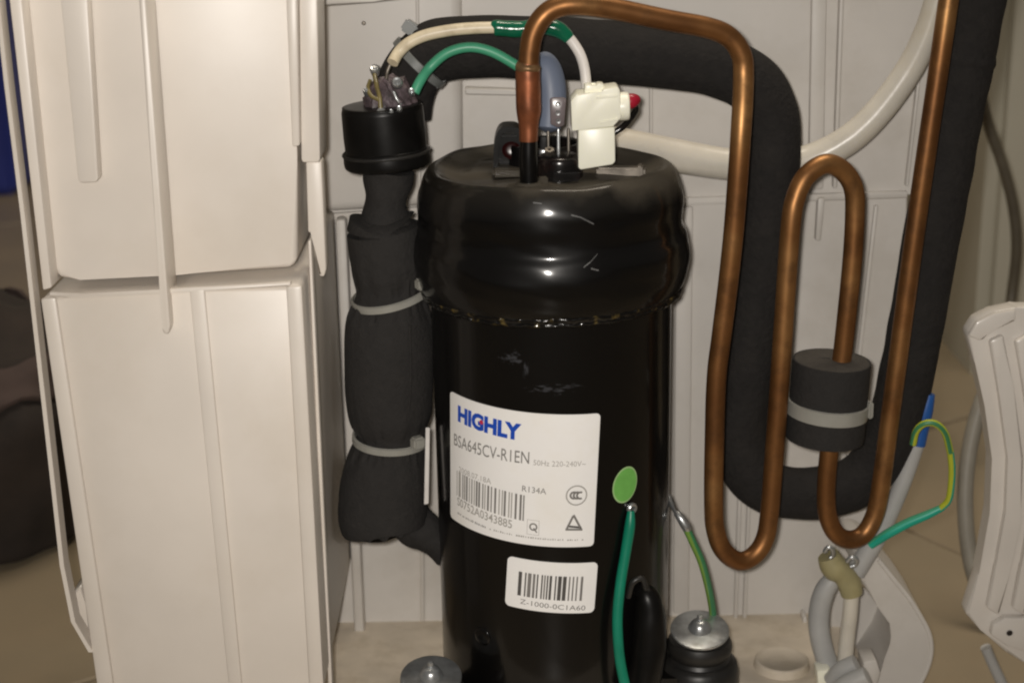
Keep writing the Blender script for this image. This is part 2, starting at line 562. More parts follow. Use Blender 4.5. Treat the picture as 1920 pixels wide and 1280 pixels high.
# ------------------------------------------------------------------ room behind: floor, wall
FLOOR = -0.03
bm = bmesh.new()
bmesh.ops.create_grid(bm, x_segments=1, y_segments=1, size=6, matrix=Matrix.Translation((0, 0, FLOOR - 0.004)))
floor = link('floor', bm, 'grout', smooth=False, loc=(0, 0, FLOOR - 0.004))
floor['kind'] = 'structure'
floor.rotation_euler.z = R_(33)
tile_me = None
TS = 0.42
for i in range(-6, 8):
    for j in range(-6, 8):
        if tile_me is None:
            b2 = box_bm((0, 0, -0.004), (TS - 0.003, TS - 0.003, 0.008), bev=0.0015, segs=1)
            tile_me = bpy.data.meshes.new('tile')
            b2.to_mesh(tile_me)
            b2.free()
            tile_me.materials.append(M['tile'])
        t = bpy.data.objects.new('tile', tile_me)
        C.objects.link(t)
        t.parent = floor
        t.location = (i * TS + 0.17, j * TS + 0.02, 0.004 + random.Random(i * 31 + j).uniform(-.0004, .0004))
bm = box_bm((0, 1.75, 1.2), (8, 0.1, 2.6))
wall = link('wall', bm, 'roomwall', smooth=False)
wall['kind'] = 'structure'

# ------------------------------------------------------------------ base tub of the appliance
WALLY = 0.10
tub = thing('base_tub', (-0.05, 0.0, FLOOR), 'cream plastic lower tub with the left compartment, holding the black compressor', 'tub')
# floor of the tub
bm = box_bm((0.0135, 0.0, -0.006), (0.327, 0.26, 0.012), bev=0.002, segs=1)
link('tub_floor', bm, 'plastic_floor', tub, False)
bm = box_bm((0.035, 0.03, -0.021), (0.30, 0.12, 0.018))
link('skid', bm, 'plastic_floor', tub, False)
# lower back wall, top edge at the rim line
bm = slab_bm([(560, 405), (800, 388), (1270, 372), (1702, 358), (1690, 760), (1560, 1240), (560, 1240)], WALLY, 0.004, 0.0008, 1)
link('back_wall', bm, 'plastic_wall', tub)
bm = slab_bm([(560, 405), (800, 388), (1270, 372), (1702, 358), (1702, 372), (1270, 386), (800, 402), (560, 419)], WALLY - 0.003, 0.0028, 0.0008, 2)
link('rim', bm, 'plastic_wall', tub)
def rib(poly, Y, D, parent, bev=0.001, mat='plastic_wall'):
    return link('rib', slab_bm(poly, Y, D, bev, 2), mat, parent)
rib([(628, 412), (648, 411), (684, 1200), (665, 1202)], WALLY - 0.012, 0.0118, tub, 0.002)
rib([(786, 420), (793, 420), (796, 1165), (788, 1165)], WALLY - 0.004, 0.0038, tub)
rib([(1268, 388), (1300, 387), (1292, 1150), (1262, 1150)], WALLY - 0.003, 0.0028, tub, 0.0015)
rib([(1386, 860), (1394, 860), (1383, 1165), (1376, 1165)], WALLY - 0.004, 0.0038, tub)
rib([(1404, 860), (1411, 860), (1400, 1165), (1393, 1165)], WALLY - 0.004, 0.0038, tub)
rib([(1534, 372), (1547, 371), (1539, 452), (1529, 452)], WALLY - 0.006, 0.0058, tub)
rib([(1640, 385), (1648, 385), (1560, 1160), (1552, 1160)], WALLY - 0.003, 0.0028, tub)
rib([(1506, 1158), (1514, 1157), (1512, 1185), (1506, 1186)], WALLY - 0.012, 0.0118, tub)
# left compartment
bm = slab_bm([(76, 556), (140, 556), (330, 546), (565, 533), (607, 1300), (182, 1300)], -0.060, 0.1585, 0.003, 3)
comp_box = link('compartment', bm, 'plastic', tub)
rib([(355, 545), (383, 543), (455, 1300), (430, 1300)], -0.0625, 0.0023, tub, 0.0009, 'plastic')
rib([(536, 538), (566, 536), (608, 1300), (580, 1300)], -0.0635, 0.0033, tub, 0.0015, 'plastic')
rib([(75, 560), (104, 558), (215, 1300), (183, 1300)], -0.0635, 0.0033, tub, 0.0015, 'plastic')
bm = slab_bm([(92, 548), (150, 551), (330, 541), (545, 529), (545, 537), (330, 549), (150, 559), (92, 556)], -0.0622, 0.004, 0.0008, 2)
link('lip', bm, 'plastic', tub)
rib([(577, 452), (583, 450), (624, 1300), (616, 1300)], -0.032, 0.01, tub, 0.0008, 'plastic')
# outer flange, seen edge on at the far left
bm = bmesh.new()
outer = [(-14, -40), (8, 160), (38, 400), (66, 650), (92, 880), (112, 1060), (133, 1165), (166, 1222)]
wd = 8
for (x0, y0), (x1, y1) in zip(outer, outer[1:]):
    vs = []
    for Y in (-0.064, -0.055):
        for (x, y, o) in ((x0, y0, 0), (x1, y1, 0), (x1, y1, wd), (x0, y0, wd)):
            p = at(x + o, y, -0.064)
            vs.append(bm.verts.new(Vector((p.x, Y, p.z))))
    for f in ((0, 1, 2, 3), (7, 6, 5, 4), (0, 4, 5, 1), (2, 6, 7, 3)):
        bm.faces.new([vs[i] for i in f])
bmesh.ops.remove_doubles(bm, verts=bm.verts, dist=1e-5)
link('flange', bm, 'plastic', tub)
bm = slab_bm([(130, 1120), (152, 1095), (160, 1130), (175, 1225), (160, 1215)], -0.050, 0.02, 0.001, 1)
link('clip', bm, 'plastic', tub)
# round pad moulded in the tub floor
c = atz(1466, 1234, 0.005)
c.z = 0
bm = lathe_bm([(0, 0.0044), (0.0122, 0.0044), (0.0132, 0.0050), (0.0146, 0.0050), (0.0154, 0.0043), (0.0162, 0.0)], c, 48)
link('pad', bm, 'plastic_floor', tub)

# carrying handle ring moulded to the tub at the right
pts = [(1604, 1040), (1625, 1034), (1649, 1046), (1680, 1085), (1708, 1120), (1730, 1153), (1744, 1180), (1750, 1206), (1748, 1233), (1738, 1262), (1718, 1300), (1690, 1345), (1600, 1345), (1634, 1284), (1652, 1257), (1668, 1233), (1678, 1207), (1680, 1189), (1668, 1168), (1645, 1136), (1614, 1090), (1604, 1066)]
bm = slab_bm(pts, 0.036, 0.050, 0.0028, 4)
link('handle', bm, 'plastic_wall', tub)
oe = [(1649, 1047), (1680, 1086), (1708, 1121), (1729, 1154), (1743, 1181), (1749, 1206), (1747, 1233), (1737, 1262), (1717, 1300)]
link('handle_rim', tube_bm(P(*[(x - 3, y + 1, .0365) for x, y in oe]), .0014, 10, 4), 'plastic_wall', tub)
bm = slab_bm([(1596, 1080), (1640, 1120), (1690, 1195), (1660, 1275), (1560, 1330), (1540, 1240), (1560, 1120)], 0.082, 0.003, 0.001, 1)
link('handle_web', bm, 'plastic_wall', tub)

# ------------------------------------------------------------------ upper housing
up = thing('upper_housing', at(320, 530, -0.046) + Vector((0, 0.03, 0)), 'cream plastic upper housing sitting on the lower tub, with long vertical ribs', 'housing')
bm = slab_bm([(36, -60), (550, -60), (557, 300), (558, 488), (545, 503), (330, 516), (150, 525), (112, 522), (97, 500)], -0.046, 0.11, 0.010, 6, only=None)
link('front_panel', bm, 'plastic', up)
rib([(108, -60), (160, -60), (184, 336), (180, 342), (150, 343), (146, 338)], -0.055, 0.0088, up, 0.0038, 'plastic')
rib([(256, -60), (268, -60), (319, 612), (316, 626), (306, 626), (304, 614)], -0.0685, 0.022, up, 0.0009, 'plastic')
# left edge strip standing beside the panel
bm = slab_bm([(10, -60), (34, -60), (97, 540), (80, 545)], -0.058, 0.02, 0.001, 2)
link('edge_strip', bm, 'plastic', up)
# clip strips on the right flank
bm = slab_bm([(534, -60), (556, -60), (562, 274), (548, 276)], -0.050, 0.05, 0.001, 2)
link('strip', bm, 'plastic', up)
bm = slab_bm([(560, -60), (594, -60), (600, 300), (596, 305), (568, 305), (565, 300)], -0.046, 0.03, 0.0022, 3)
link('strip', bm, 'plastic', up)
bm = slab_bm([(573, 303), (603, 303), (612, 505), (608, 520), (598, 518), (588, 440), (577, 436)], -0.043, 0.012, 0.0012, 2)
link('tab', bm, 'plastic', up)
# upper back wall above the rim
bm = slab_bm([(520, -90), (1790, -90), (1762, 10), (1712, 366), (1270, 380), (800, 396), (520, 413)], WALLY + 0.002, 0.004, 0.0006, 1)
link('back_wall', bm, 'plastic_wall', up)
bm = slab_bm([(600, -90), (864, -90), (868, 384), (604, 400)], WALLY - 0.012, 0.0136, 0.006, 4)
link('pilaster', bm, 'plastic_wall', up)
rib([(778, -90), (784, -90), (790, 380), (784, 380)], WALLY - 0.0155, 0.0033, up, 0.0008)
bm = slab_bm([(872, 165), (1060, 172), (1060, 182), (872, 178)], WALLY - 0.006, 0.0078, 0.0008, 1)
link('ledge', bm, 'plastic_wall', up)
rib([(1218, 150), (1224, 150), (1224, 366), (1218, 366)], WALLY - 0.002, 0.0038, up, 0.0008)
rib([(1524, -90), (1552, -90), (1544, 355), (1516, 356)], WALLY - 0.003, 0.0048, up, 0.0012)
rib([(1578, -90), (1586, -90), (1570, 354), (1562, 354)], WALLY - 0.004, 0.0058, up, 0.0010)
rib([(1724, 120), (1730, 120), (1704, 350), (1698, 350)], WALLY - 0.003, 0.0048, up, 0.0010)
bm = slab_bm([(586, -30), (786, -30), (786, -6), (700, 4), (600, 12), (588, 10)], 0.045, 0.04, 0.0015, 2)
link('shelf', bm, 'plastic_wall', up)
# dark speck: moulding pip
c = at(682, 44, WALLY - 0.0125)
link('pip', lathe_bm([(0, 0.0012), (0.0008, 0.001), (0.0012, 0)], c, 12, tilt=Matrix.Rotation(R_(90), 3, 'X')), 'dull_steel', up)

# ------------------------------------------------------------------ compressor
RB = 0.0617
comp = thing('compressor', (0, 0, 0), 'glossy black upright compressor cylinder with white stickers in the middle', 'compressor')
def dent(p, a):
    # hand-hammered waviness of the pressed cap: dents on the side, soft folds below the rim
    k = noise.noise(Vector((math.sin(a) * 2.1, math.cos(a) * 2.1, p.z * 45)))
    k2 = noise.noise(Vector((math.sin(a) * 5, math.cos(a) * 5, p.z * 110 + 7)))
    k3 = noise.noise(Vector((math.sin(a) * 3.2 + 4, math.cos(a) * 3.2, p.z * 150 + 2 * math.sin(a + .6))))
    side = max(0, min(1, (.3035 - p.z) / .008)) * max(0, min(1, (p.z - .243) / .012))
    s = 1 + .006 * k + side * (0.004 * k2 + .0055 * k3)
    z = p.z + (.0012 * k + .0010 * math.sin(2 * a + .5)) * (1 if p.z > .28 else .3)
    return Vector((p.x * s, p.y * s, z))
prof = smooth_prof([(0.0, .3010), (.020, .3012), (.038, .3008), (.046, .3004), (.0520, .3022), (.0572, .3048), (.0608, .3042), (.0634, .3012), (.0652, .2965), (.0665, .2915), (.0670, .2860),
                    (.0668, .2795), (.0673, .2742), (.0694, .2690), (.0704, .2620), (.0703, .2570), (.0697, .2520), (.0686, .2475), (.0674, .2444), (.0664, .2428), (.0640, .2418), (.0600, .2416)], 7)
link('cap', lathe_bm(prof, (0, 0, 0), 200, fn=dent), 'cap', comp)
prof = [(0.0, .012), (.040, .012), (.052, .016), (.059, .024), (RB, .034), (RB, .06), (RB, .09), (RB, .13), (RB, .17), (RB, .20), (RB, .235), (RB, .2385), (.058, .2400)]
link('shell', lathe_bm(prof, (0, 0, 0), 128), 'shell', comp)
def lump(p, a):
    k = noise.noise(Vector((math.sin(a) * 34, math.cos(a) * 34, p.z * 420)))
    k2 = noise.noise(Vector((math.sin(a) * 11, math.cos(a) * 11, 3)))
    k3 = noise.noise(Vector((math.sin(a) * 70, math.cos(a) * 70, p.z * 700)))
    s = 1 + 0.010 * k + .007 * k3
    return Vector((p.x * s, p.y * s, p.z + 0.0008 * k2 + .0006 * k))
prof = smooth_prof([(.0612, .2380), (.0638, .2384), (.0656, .2392), (.0666, .2402), (.0663, .2411), (.0670, .2421), (.0672, .2432), (.0665, .2442), (.0640, .2444)], 3)
link('weld_bead', lathe_bm(prof, (0, 0, 0), 320, fn=lump), 'weld', comp)
# foot plate under the shell: three lobes
bm = bmesh.new()
ring = []
FEET = []
for px, py, zz in ((1312, 1178, 0.05), (808, 1266, 0.05)):
    FEET.append(atz(px, py, zz))
FEET.append(Vector((0.0, 0.075, 0.05)))
for k in range(72):
    a = 2 * math.pi * k / 72
    d = Vector((math.cos(a), math.sin(a), 0))
    r = 0.050
    for f in FEET:
        ff = Vector((f.x, f.y, 0))
        ca = max(-1, min(1, d.dot(ff.normalized())))
        r = max(r, (ff.length + 0.012) * max(0, 1 - (math.acos(ca) / 0.55) ** 2))
    ring.append(d * r)
for z0, z1 in ((0.026, 0.029),):
    A = [bm.verts.new(p + Vector((0, 0, z0))) for p in ring]
    B = [bm.verts.new(p + Vector((0, 0, z1))) for p in ring]
    bm.faces.new(A[::-1])
    bm.faces.new(B)
    for k in range(72):
        bm.faces.new((A[k], A[(k + 1) % 72], B[(k + 1) % 72], B[k]))
link('foot_plate', bm, 'shell', comp, False)
# press-formed side lugs near the foot
def lug_on(px, py, r, h, name='bracket'):
    th, z = on_cyl(px, py, RB)
    c = Vector((RB * math.sin(th), -RB * math.cos(th), z))
    q = Matrix.Rotation(th, 3, 'Z') @ Matrix.Rotation(R_(90), 3, 'X')
    return link(name, lathe_bm(smooth_prof([(0, h), (r * .5, h * .95), (r * .85, h * .6), (r, 0.0), (r * .98, -.002)], 4), c, 32, tilt=q), 'shell', comp)
lug_on(905, 1192, 0.0050, 0.0012, 'spot_boss')
bm = tube_bm(P((1198, 1104, -.045), (1212, 1118, -.047), (1218, 1155, -.049), (1215, 1220, -.051), (1200, 1300, -.053)), [.004, .0065, .0080, .0090, .0095], 20, 6, wob=.08, wscale=90, dome=.003)
link('foot_bracket', bm, 'cup_black', comp)
bm = tube_bm(P((1178, 1118, -.057), (1186, 1092, -.059), (1204, 1084, -.058), (1212, 1104, -.058)), .0016, 10, 6)
link('bracket_clip', bm, 'rubber', comp)

# bright scratches knocked into the enamel of the cap and along the weld
from mathutils.bvhtree import BVHTree
def hit(o, px, py):
    d = ray(px, py).normalized()
    vs = [o.matrix_world @ v.co for v in o.data.vertices]
    key = o.name
    if key not in BVH:
        BVH[key] = BVHTree.FromPolygons([Vector(v.co) + Vector(root_of(o).location) for v in o.data.vertices], [tuple(p.vertices) for p in o.data.polygons])
    p, n, _, _ = BVH[key].ray_cast(CAM, d)
    return (p, n) if p else (None, None)
BVH = {}
M['scratch'] = simple('pale_scratch', (0.11, 0.11, 0.108), 0.4, var=.3, scale=300)
bm = bmesh.new()
capo = bpy.data.objects['cap']
for x0, y0, x1, y1, wd_ in ((1071, 403, 1090, 408, 3.2), (1090, 408, 1113, 420, 3.8), (1094, 501, 1106, 492, 3.5), (1106, 492, 1120, 476, 3), (1108, 503, 1122, 507, 4), (1000, 380, 1016, 382, 2.2)):
    q = []
    for x, y, sg in ((x0, y0, -.3), (x1, y1, -.3), (x1, y1, .3), (x0, y0, .5)):
        p, n = hit(capo, x, y + sg * wd_)
        if p:
            q.append(p + n * (0.00025 if n.dot(CAM - p) > 0 else -0.00025))
    if len(q) == 4:
        bm.faces.new([bm.verts.new(p) for p in q])
link('scratch', bm, 'scratch', comp, False)

# --- stickers, wrapped round the shell
class Sticker:
    def __init__(self, name, tl, tr, br, bl, label, corner=0.002):
        S = [on_cyl(*p, RB) for p in (tl, tr, br, bl)]
        S = [Vector((t * RB, z)) for t, z in S]
        self.o = (S[0] + S[3]) / 2 * 0 + S[3]
        u = ((S[1] - S[0]) + (S[2] - S[3])) / 2
        v = ((S[0] - S[3]) + (S[1] - S[2])) / 2
        self.u = u.normalized()
        self.v = Vector((-self.u.y, self.u.x))
        cen = (S[0] + S[1] + S[2] + S[3]) / 4
        self.w = u.length
        self.h = abs(v.dot(self.v))
        self.o = cen - self.u * self.w / 2 - self.v * self.h / 2
        bm = bmesh.new()
        N = 48
        top, bot = [], []
        c = corner
        for i in range(N + 1):
            x = self.w * (0.5 - 0.5 * math.cos(math.pi * i / N))
            d = max(0, c - x, x - (self.w - c))
            cut = c - math.sqrt(max(0, c * c - d * d))
            bot.append(bm.verts.new(self.p(x, cut, .00035)))
            top.append(bm.verts.new(self.p(x, self.h - cut, .00035)))
        for i in range(N):
            bm.faces.new((bot[i], bot[i + 1], top[i + 1], top[i]))
        # paper edge down to the shell
        rim_ = bot + top[::-1]
        low = [bm.verts.new(Vector((v.co.x * (RB / (RB + .00035)), v.co.y * (RB / (RB + .00035)), v.co.z))) for v in rim_]
        for i in range(len(rim_)):
            j = (i + 1) % len(rim_)
            bm.faces.new((rim_[i], low[i], low[j], rim_[j]))
        self.ob = link(name, bm, 'paper', comp, True)
        if label:
            self.ob['label'] = label
    def p(self, x, y, lift):
        s = self.o + self.u * x + self.v * y
        return cylp(s.x, s.y, RB + lift, RB)
    def uv(self, px, py):
        t, z = on_cyl(px, py, RB + .00035)
        d = Vector((t * RB, z)) - self.o
        return d.dot(self.u), d.dot(self.v)
    def put(self, name, verts2, faces, mat, lift=.00055):
        bm = bmesh.new()
        vs = [bm.verts.new(self.p(x, y, lift)) for x, y in verts2]
        for f in faces:
            try:
                bm.faces.new([vs[i] for i in f])
            except ValueError:
                pass
        return link(name, bm, mat, self.ob, False)
    def text(self, s, p0, p1, top, mat, bold=0.0, name='lettering'):
        x0, y0 = self.uv(*p0)
        x1, y1 = self.uv(*p1)
        xt, yt = self.uv(*top)
        cu = bpy.data.curves.new('lettering', 'FONT')
        cu.body = s
        cu.size = 1
        cu.offset = bold
        cu.resolution_u = 3
        ob = bpy.data.objects.new('lettering', cu)
        C.objects.link(ob)
        dg = bpy.context.evaluated_depsgraph_get()
        me = bpy.data.meshes.new_from_object(ob.evaluated_get(dg))
        vs = [v.co.copy() for v in me.vertices]
        fs = [tuple(p.vertices) for p in me.polygons]
        bpy.data.objects.remove(ob)
        bpy.data.meshes.remove(me)
        mnx, mxx = min(v.x for v in vs), max(v.x for v in vs)
        capb, capt = 0.0, 0.70
        h = yt - y0
        v2 = [(x0 + (v.x - mnx) / (mxx - mnx) * (x1 - x0), y0 + (v.y - capb) / (capt - capb) * h + (y1 - y0) * (v.x - mnx) / (mxx - mnx)) for v in vs]
        return self.put(name, v2, fs, mat)
    def bars(self, tl, tr, bl, seed, n, dark='ink_grey', pale='ink_pale'):
        rnd = random.Random(seed)
        x0, y1 = self.uv(*tl)
        x1, y1b = self.uv(*tr)
        _, y0 = self.uv(*bl)
        sl = (y1b - y1)
        for m, pick in ((dark, 0), (pale, 1)):
            rnd = random.Random(seed)
            vs, fs = [], []
            x = 0.0
            ws = []
            while x < 1:
                wd_, gp = rnd.choice((1, 1, 1.6, 2.4)), rnd.choice((.8, 1, 1.5, 2))
                k = rnd.random() < .35
                ws.append((wd_, gp, k))
                x += (wd_ + gp) / n
            tot = sum(a + b for a, b, _ in ws) - ws[-1][1]
            x = 0
            for a, b, k in ws:
                if k == bool(pick):
                    i = len(vs)
                    xa = x0 + (x1 - x0) * x / tot
                    xb = x0 + (x1 - x0) * (x + a) / tot
                    o = sl * x / tot
                    vs += [(xa, y0 + o), (xb, y0 + o), (xb, y1 + o), (xa, y1 + o)]
                    fs.append((i, i + 1, i + 2, i + 3))
                x += a + b
            self.put('bar_code', vs, fs, m)
    def ring(self, c, r0, r1, mat, n=28, name='mark', a0=0, a1=360):
        x, y = self.uv(*c)
        vs, fs = [], []
        for k in range(n + 1):
            a = R_(a0 + (a1 - a0) * k / n)
            vs += [(x + r0 * math.cos(a), y + r0 * math.sin(a)), (x + r1 * math.cos(a), y + r1 * math.sin(a))]
        for k in range(n):
            fs.append((2 * k, 2 * k + 1, 2 * k + 3, 2 * k + 2))
        return self.put(name, vs, fs, mat)
    def polyline(self, pts, wd_, mat, name='mark'):
        vs, fs = [], []
        uv = [Vector(self.uv(*p)) for p in pts]
        for a, b in zip(uv, uv[1:]):
            d = (b - a).normalized()
            nn = Vector((-d.y, d.x)) * wd_ / 2
            i = len(vs)
            a2, b2 = a - d * wd_ * .4, b + d * wd_ * .4
            vs += [tuple(a2 - nn), tuple(b2 - nn), tuple(b2 + nn), tuple(a2 + nn)]
            fs.append((i, i + 1, i + 2, i + 3))
        return self.put(name, vs, fs, mat)

st = Sticker('rating_label', (845, 731), (1123, 775), (1115, 1021), (846, 969), 'large white rating sticker with blue lettering', .0022)
st.text('HIGHLY', (859, 787), (977, 824), (861, 761), 'ink_blue', bold=0.055)
st.ring((903, 791), 0.0, .0012, 'ink_red', 14)
st.text('BSA645CV-R1EN', (852, 833), (992, 869), (852, 811), 'ink_grey')
st.text('50Hz 220-240V~', (1000, 871), (1098, 873), (1000, 861), 'ink_pale')
st.text('2008.07.18A', (861, 883), (921, 907), (861, 873), 'ink_pale')
st.bars((857, 881), (984, 928), (858, 928), 4, 62, 'ink_grey', 'ink_pale')
st.text('R134A', (979, 920), (1024, 926), (979, 909), 'ink_grey')
st.text('S0752A0343885', (858, 945), (960, 990), (858, 930), 'ink_pale', bold=.01)
st.ring((1081, 928), .0047, .0054, 'ink_pale', 36)
for dx, rr in ((-5, .0022), (1, .0022), (7, .0022)):
    st.ring((1081 + dx, 928), rr * .55, rr, 'ink_grey', 14, a0=60, a1=300)
st.polyline([(1074, 968), (1062, 992), (1090, 992), (1076, 966)], .0011, 'ink_grey')
st.polyline([(1066, 986), (1088, 988)], .0011, 'ink')
st.polyline([(989, 973), (988, 1000), (1010, 1003), (1011, 976), (989, 973)], .00022, 'ink_pale')
st.ring((1000, 987), .0013, .0021, 'ink_grey', 18)
st.polyline([(1001, 990), (1006, 997)], .0007, 'ink_grey')
def ticks(sk, p0, p1, n, h, seed, mat):
    rnd = random.Random(seed)
    a, b = Vector(sk.uv(*p0)), Vector(sk.uv(*p1))
    vs, fs = [], []
    for i in range(n):
        if rnd.random() < .15:
            continue
        q = a.lerp(b, i / n)
        wd_ = (b - a).length / n * rnd.uniform(.3, .75)
        hh = h * rnd.uniform(.6, 1)
        k = len(vs)
        vs += [(q.x, q.y), (q.x + wd_, q.y), (q.x + wd_, q.y + hh), (q.x, q.y + hh)]
        fs.append((k, k + 1, k + 2, k + 3))
    sk.put('fine_print', vs, fs, mat)
ticks(st, (857, 961), (912, 990), 26, .0013, 1, 'ink_grey')
ticks(st, (918, 992), (1095, 1012), 40, .0010, 2, 'ink_pale')
sb = Sticker('barcode_label', (952, 1040), (1121, 1053), (1113, 1146), (948, 1133), 'small white barcode sticker below the large one', .0026)
sb.bars((973, 1070), (1094, 1080), (973, 1115), 11, 44, 'ink', 'ink_grey')
sb.text('Z-1000-0C1A60', (975, 1130), (1097, 1143), (975, 1121), 'ink_grey')
# round green dot
t0, z0 = on_cyl(1172, 908, RB)
def dotpoly(r0, lift, name, mat, parent):
    bm = bmesh.new()
    vs = []
    for k in range(36):
        a = 2 * math.pi * k / 36
        x, y = r0 * .86 * math.cos(a), r0 * 1.08 * math.sin(a)
        x, y = x * math.cos(-.22) - y * math.sin(-.22), x * math.sin(-.22) + y * math.cos(-.22)
        vs.append(bm.verts.new(cylp(t0 * RB + x, z0 + y, RB + lift, RB)))
    c = bm.verts.new(cylp(t0 * RB, z0, RB + lift, RB))
    for k in range(36):
        bm.faces.new((vs[k], vs[(k + 1) % 36], c))
    return link(name, bm, mat, parent)
dot = dotpoly(.0089, .0003, 'round_sticker', 'dot_rim', comp)
dot['label'] = 'round lime green sticker'
dotpoly(.0081, .0005, 'sticker_face', 'dot', dot)
# --- terminal cover, studs and hardware on the cap
TOP = 0.3013
base = atz(992, 352, TOP)
# painted steel stub and its collar
link('stub_collar', lathe_bm([(0, .003), (.0058, .003), (.0066, .0018), (.0105, .0008), (.0125, -.0015)], Vector((base.x, base.y, TOP)), 32), 'cap', comp)
# terminal fence: round black guard with an upright half shell
tc_ = atz(1020, 312, TOP)
prof = [(0, .004), (.016, .004), (.0165, .012), (.0172, .0125), (.0185, .0125), (.019, .011), (.019, 0), (.0195, -.001)]
link('terminal_guard', lathe_bm(prof, tc_, 48), 'bakelite', comp)
bm = bmesh.new()
hs = []
NN = 20
for k in range(NN + 1):
    a = math.pi * k / NN
    hs.append((-math.cos(a), math.sin(a)))
gc = at(956, 314, tc_.y - .012)
ow, oh = .0082, .0205
A0, A1, B0, B1 = [], [], [], []
for cx, sy in hs:
    sxp = math.copysign(abs(cx) ** .6, cx)
    A0.append(bm.verts.new(gc + Vector((sxp * ow, 0, max(0, sy) ** .7 * oh))))
    B0.append(bm.verts.new(gc + Vector((sxp * ow, .016, max(0, sy) ** .7 * oh))))
    A1.append(bm.verts.new(gc + Vector((sxp * ow * .7, 0, max(0, sy) ** .7 * oh * .86))))
    B1.append(bm.verts.new(gc + Vector((sxp * ow * .7, .016, max(0, sy) ** .7 * oh * .86))))
for k in range(NN):
    bm.faces.new((A0[k], A0[k + 1], A1[k + 1], A1[k]))
    bm.faces.new((B0[k], B1[k], B1[k + 1], B0[k + 1]))
    bm.faces.new((A0[k], B0[k], B0[k + 1], A0[k + 1]))
    bm.faces.new((A1[k], A1[k + 1], B1[k + 1], B1[k]))
link('guard_arch', bm, 'cup_black', comp)
link('guard_floor', box_bm(gc + Vector((0, .010, .008)), (.0120, .010, .0155), bev=.001), 'cup_black', comp)
M['dark_red'] = simple('dark_red_resin', (0.022, 0.004, 0.004), 0.3)
link('resin', lathe_bm(smooth_prof([(0, .0015), (.003, .0012), (.0048, 0)], 3), gc + Vector((.001, .0045, .008)), 16, tilt=Matrix.Rotation(R_(75), 3, 'X')), 'dark_red', comp)
# black core carrying the terminals
cc = at(1052, 300, -.018)
link('terminal_block', lathe_bm([(0, .0100), (.0085, .0100)] + smooth_prof([(.0088, .0099), (.0104, .0092), (.0113, .0076), (.0115, .004), (.0116, -.004)], 4), Vector((cc.x - .0008, cc.y, TOP + .002)), 40), 'bakelite', comp)
for px, py, yy in ((1047, 272, -.018), (1028, 268, -.010), (1066, 270, -.010)):
    pp = at(px, py, yy)
    link('terminal_pin', lathe_bm([(0, .008), (.0006, .0078), (.0009, .0065), (.0009, -.010)], pp, 14), 'dull_steel' if yy > -.015 else 'zinc', comp)
bm = slab_bm([(1031, 186), (1036, 183), (1058, 183), (1062, 187), (1058, 236), (1046, 240), (1032, 234)], -.020, .0016, .0006, 2)
tg = link('terminal_tag', bm, 'glass', comp)
for px, py in ((1046, 196), (1046, 212), (1047, 227)):
    link('tag_hole', lathe_bm([(0.0005, .0004), (.0011, .0006), (.0013, 0)], at(px, py, -.0202), 14, tilt=Matrix.Rotation(R_(90), 3, 'X')), 'zinc', tg)
link('nut', lathe_bm([(.0009, .0022), (.0024, .0022), (.0026, .0018), (.0026, 0)], at(1030, 287, -.024), 6, tilt=Matrix.Rotation(R_(25), 3, 'X')), 'dull_steel', comp)
link('gasket_plate', box_bm(atz(1006, 316, TOP + .001), (.044, .026, .0032), bev=.0012), 'cap', comp)
# bracket and small studs in front of the guard
link('bracket', box_bm(at(1062, 331, -.030), (.013, .0022, .0045), rz=R_(3), bev=.0006), 'bakelite', comp)
link('bracket', box_bm(at(1018, 340, -.036), (.0045, .003, .0045), rz=R_(20), bev=.0006), 'cap', comp)
bm = box_bm(atz(1165, 320, TOP + .0022) + Vector((0, 0, 0)), (.024, .0075, .0040), rz=R_(-9), bev=.0010)
arm = link('retainer_arm', bm, 'dull_steel', comp)
link('arm_end', box_bm(atz(1200, 319, TOP + .0034), (.0030, .0080, .0054), rz=R_(-9), bev=.0008), 'dull_steel', arm)

# ------------------------------------------------------------------ rubber mounts
for (f, lab) in ((FEET[0], 'black rubber mount with washer and domed bolt to the right of the compressor'),
                 (FEET[1], 'black rubber mount with domed bolt cut off by the bottom edge, left of the compressor')):
    mt = thing('rubber_mount', (f.x, f.y, 0.0), lab, 'rubber mount', 'rubber mounts under the compressor feet')
    z = f.z
    c = Vector((f.x, f.y, 0))
    q = Matrix.Rotation(R_(13), 3, 'X')
    prof = [(0, .0005), (.0205, .0005), (.0215, .004), (.0215, .026), (.0205, .0305), (.0185, .0325), (.0170, .033), (.0160, .0350), (.0172, .0370), (.0178, .0395), (.0176, z - .0080), (.0165, z - .0055), (.0, z - .0055)]
    link('grommet', lathe_bm(prof, c, 48), 'rubber', mt)
    zc = Vector((f.x, f.y, z - .0013))
    link('washer', lathe_bm([(0, .0020), (.0135, .0018), (.0158, .0012), (.0160, .0004), (.0158, 0), (0, 0)], zc, 48, tilt=q), 'zinc', mt)
    link('bolt_head', lathe_bm(smooth_prof([(0, .0075), (.0022, .0072), (.0042, .0060), (.0056, .0040), (.0064, .0021)], 4), zc, 32, tilt=q), 'zinc', mt)
    link('bolt_tip', lathe_bm([(0, .0105), (.0013, .0103), (.0017, .0095), (.0017, .007)], zc + Vector((0, .0012, 0)), 16, tilt=q), 'zinc', mt)

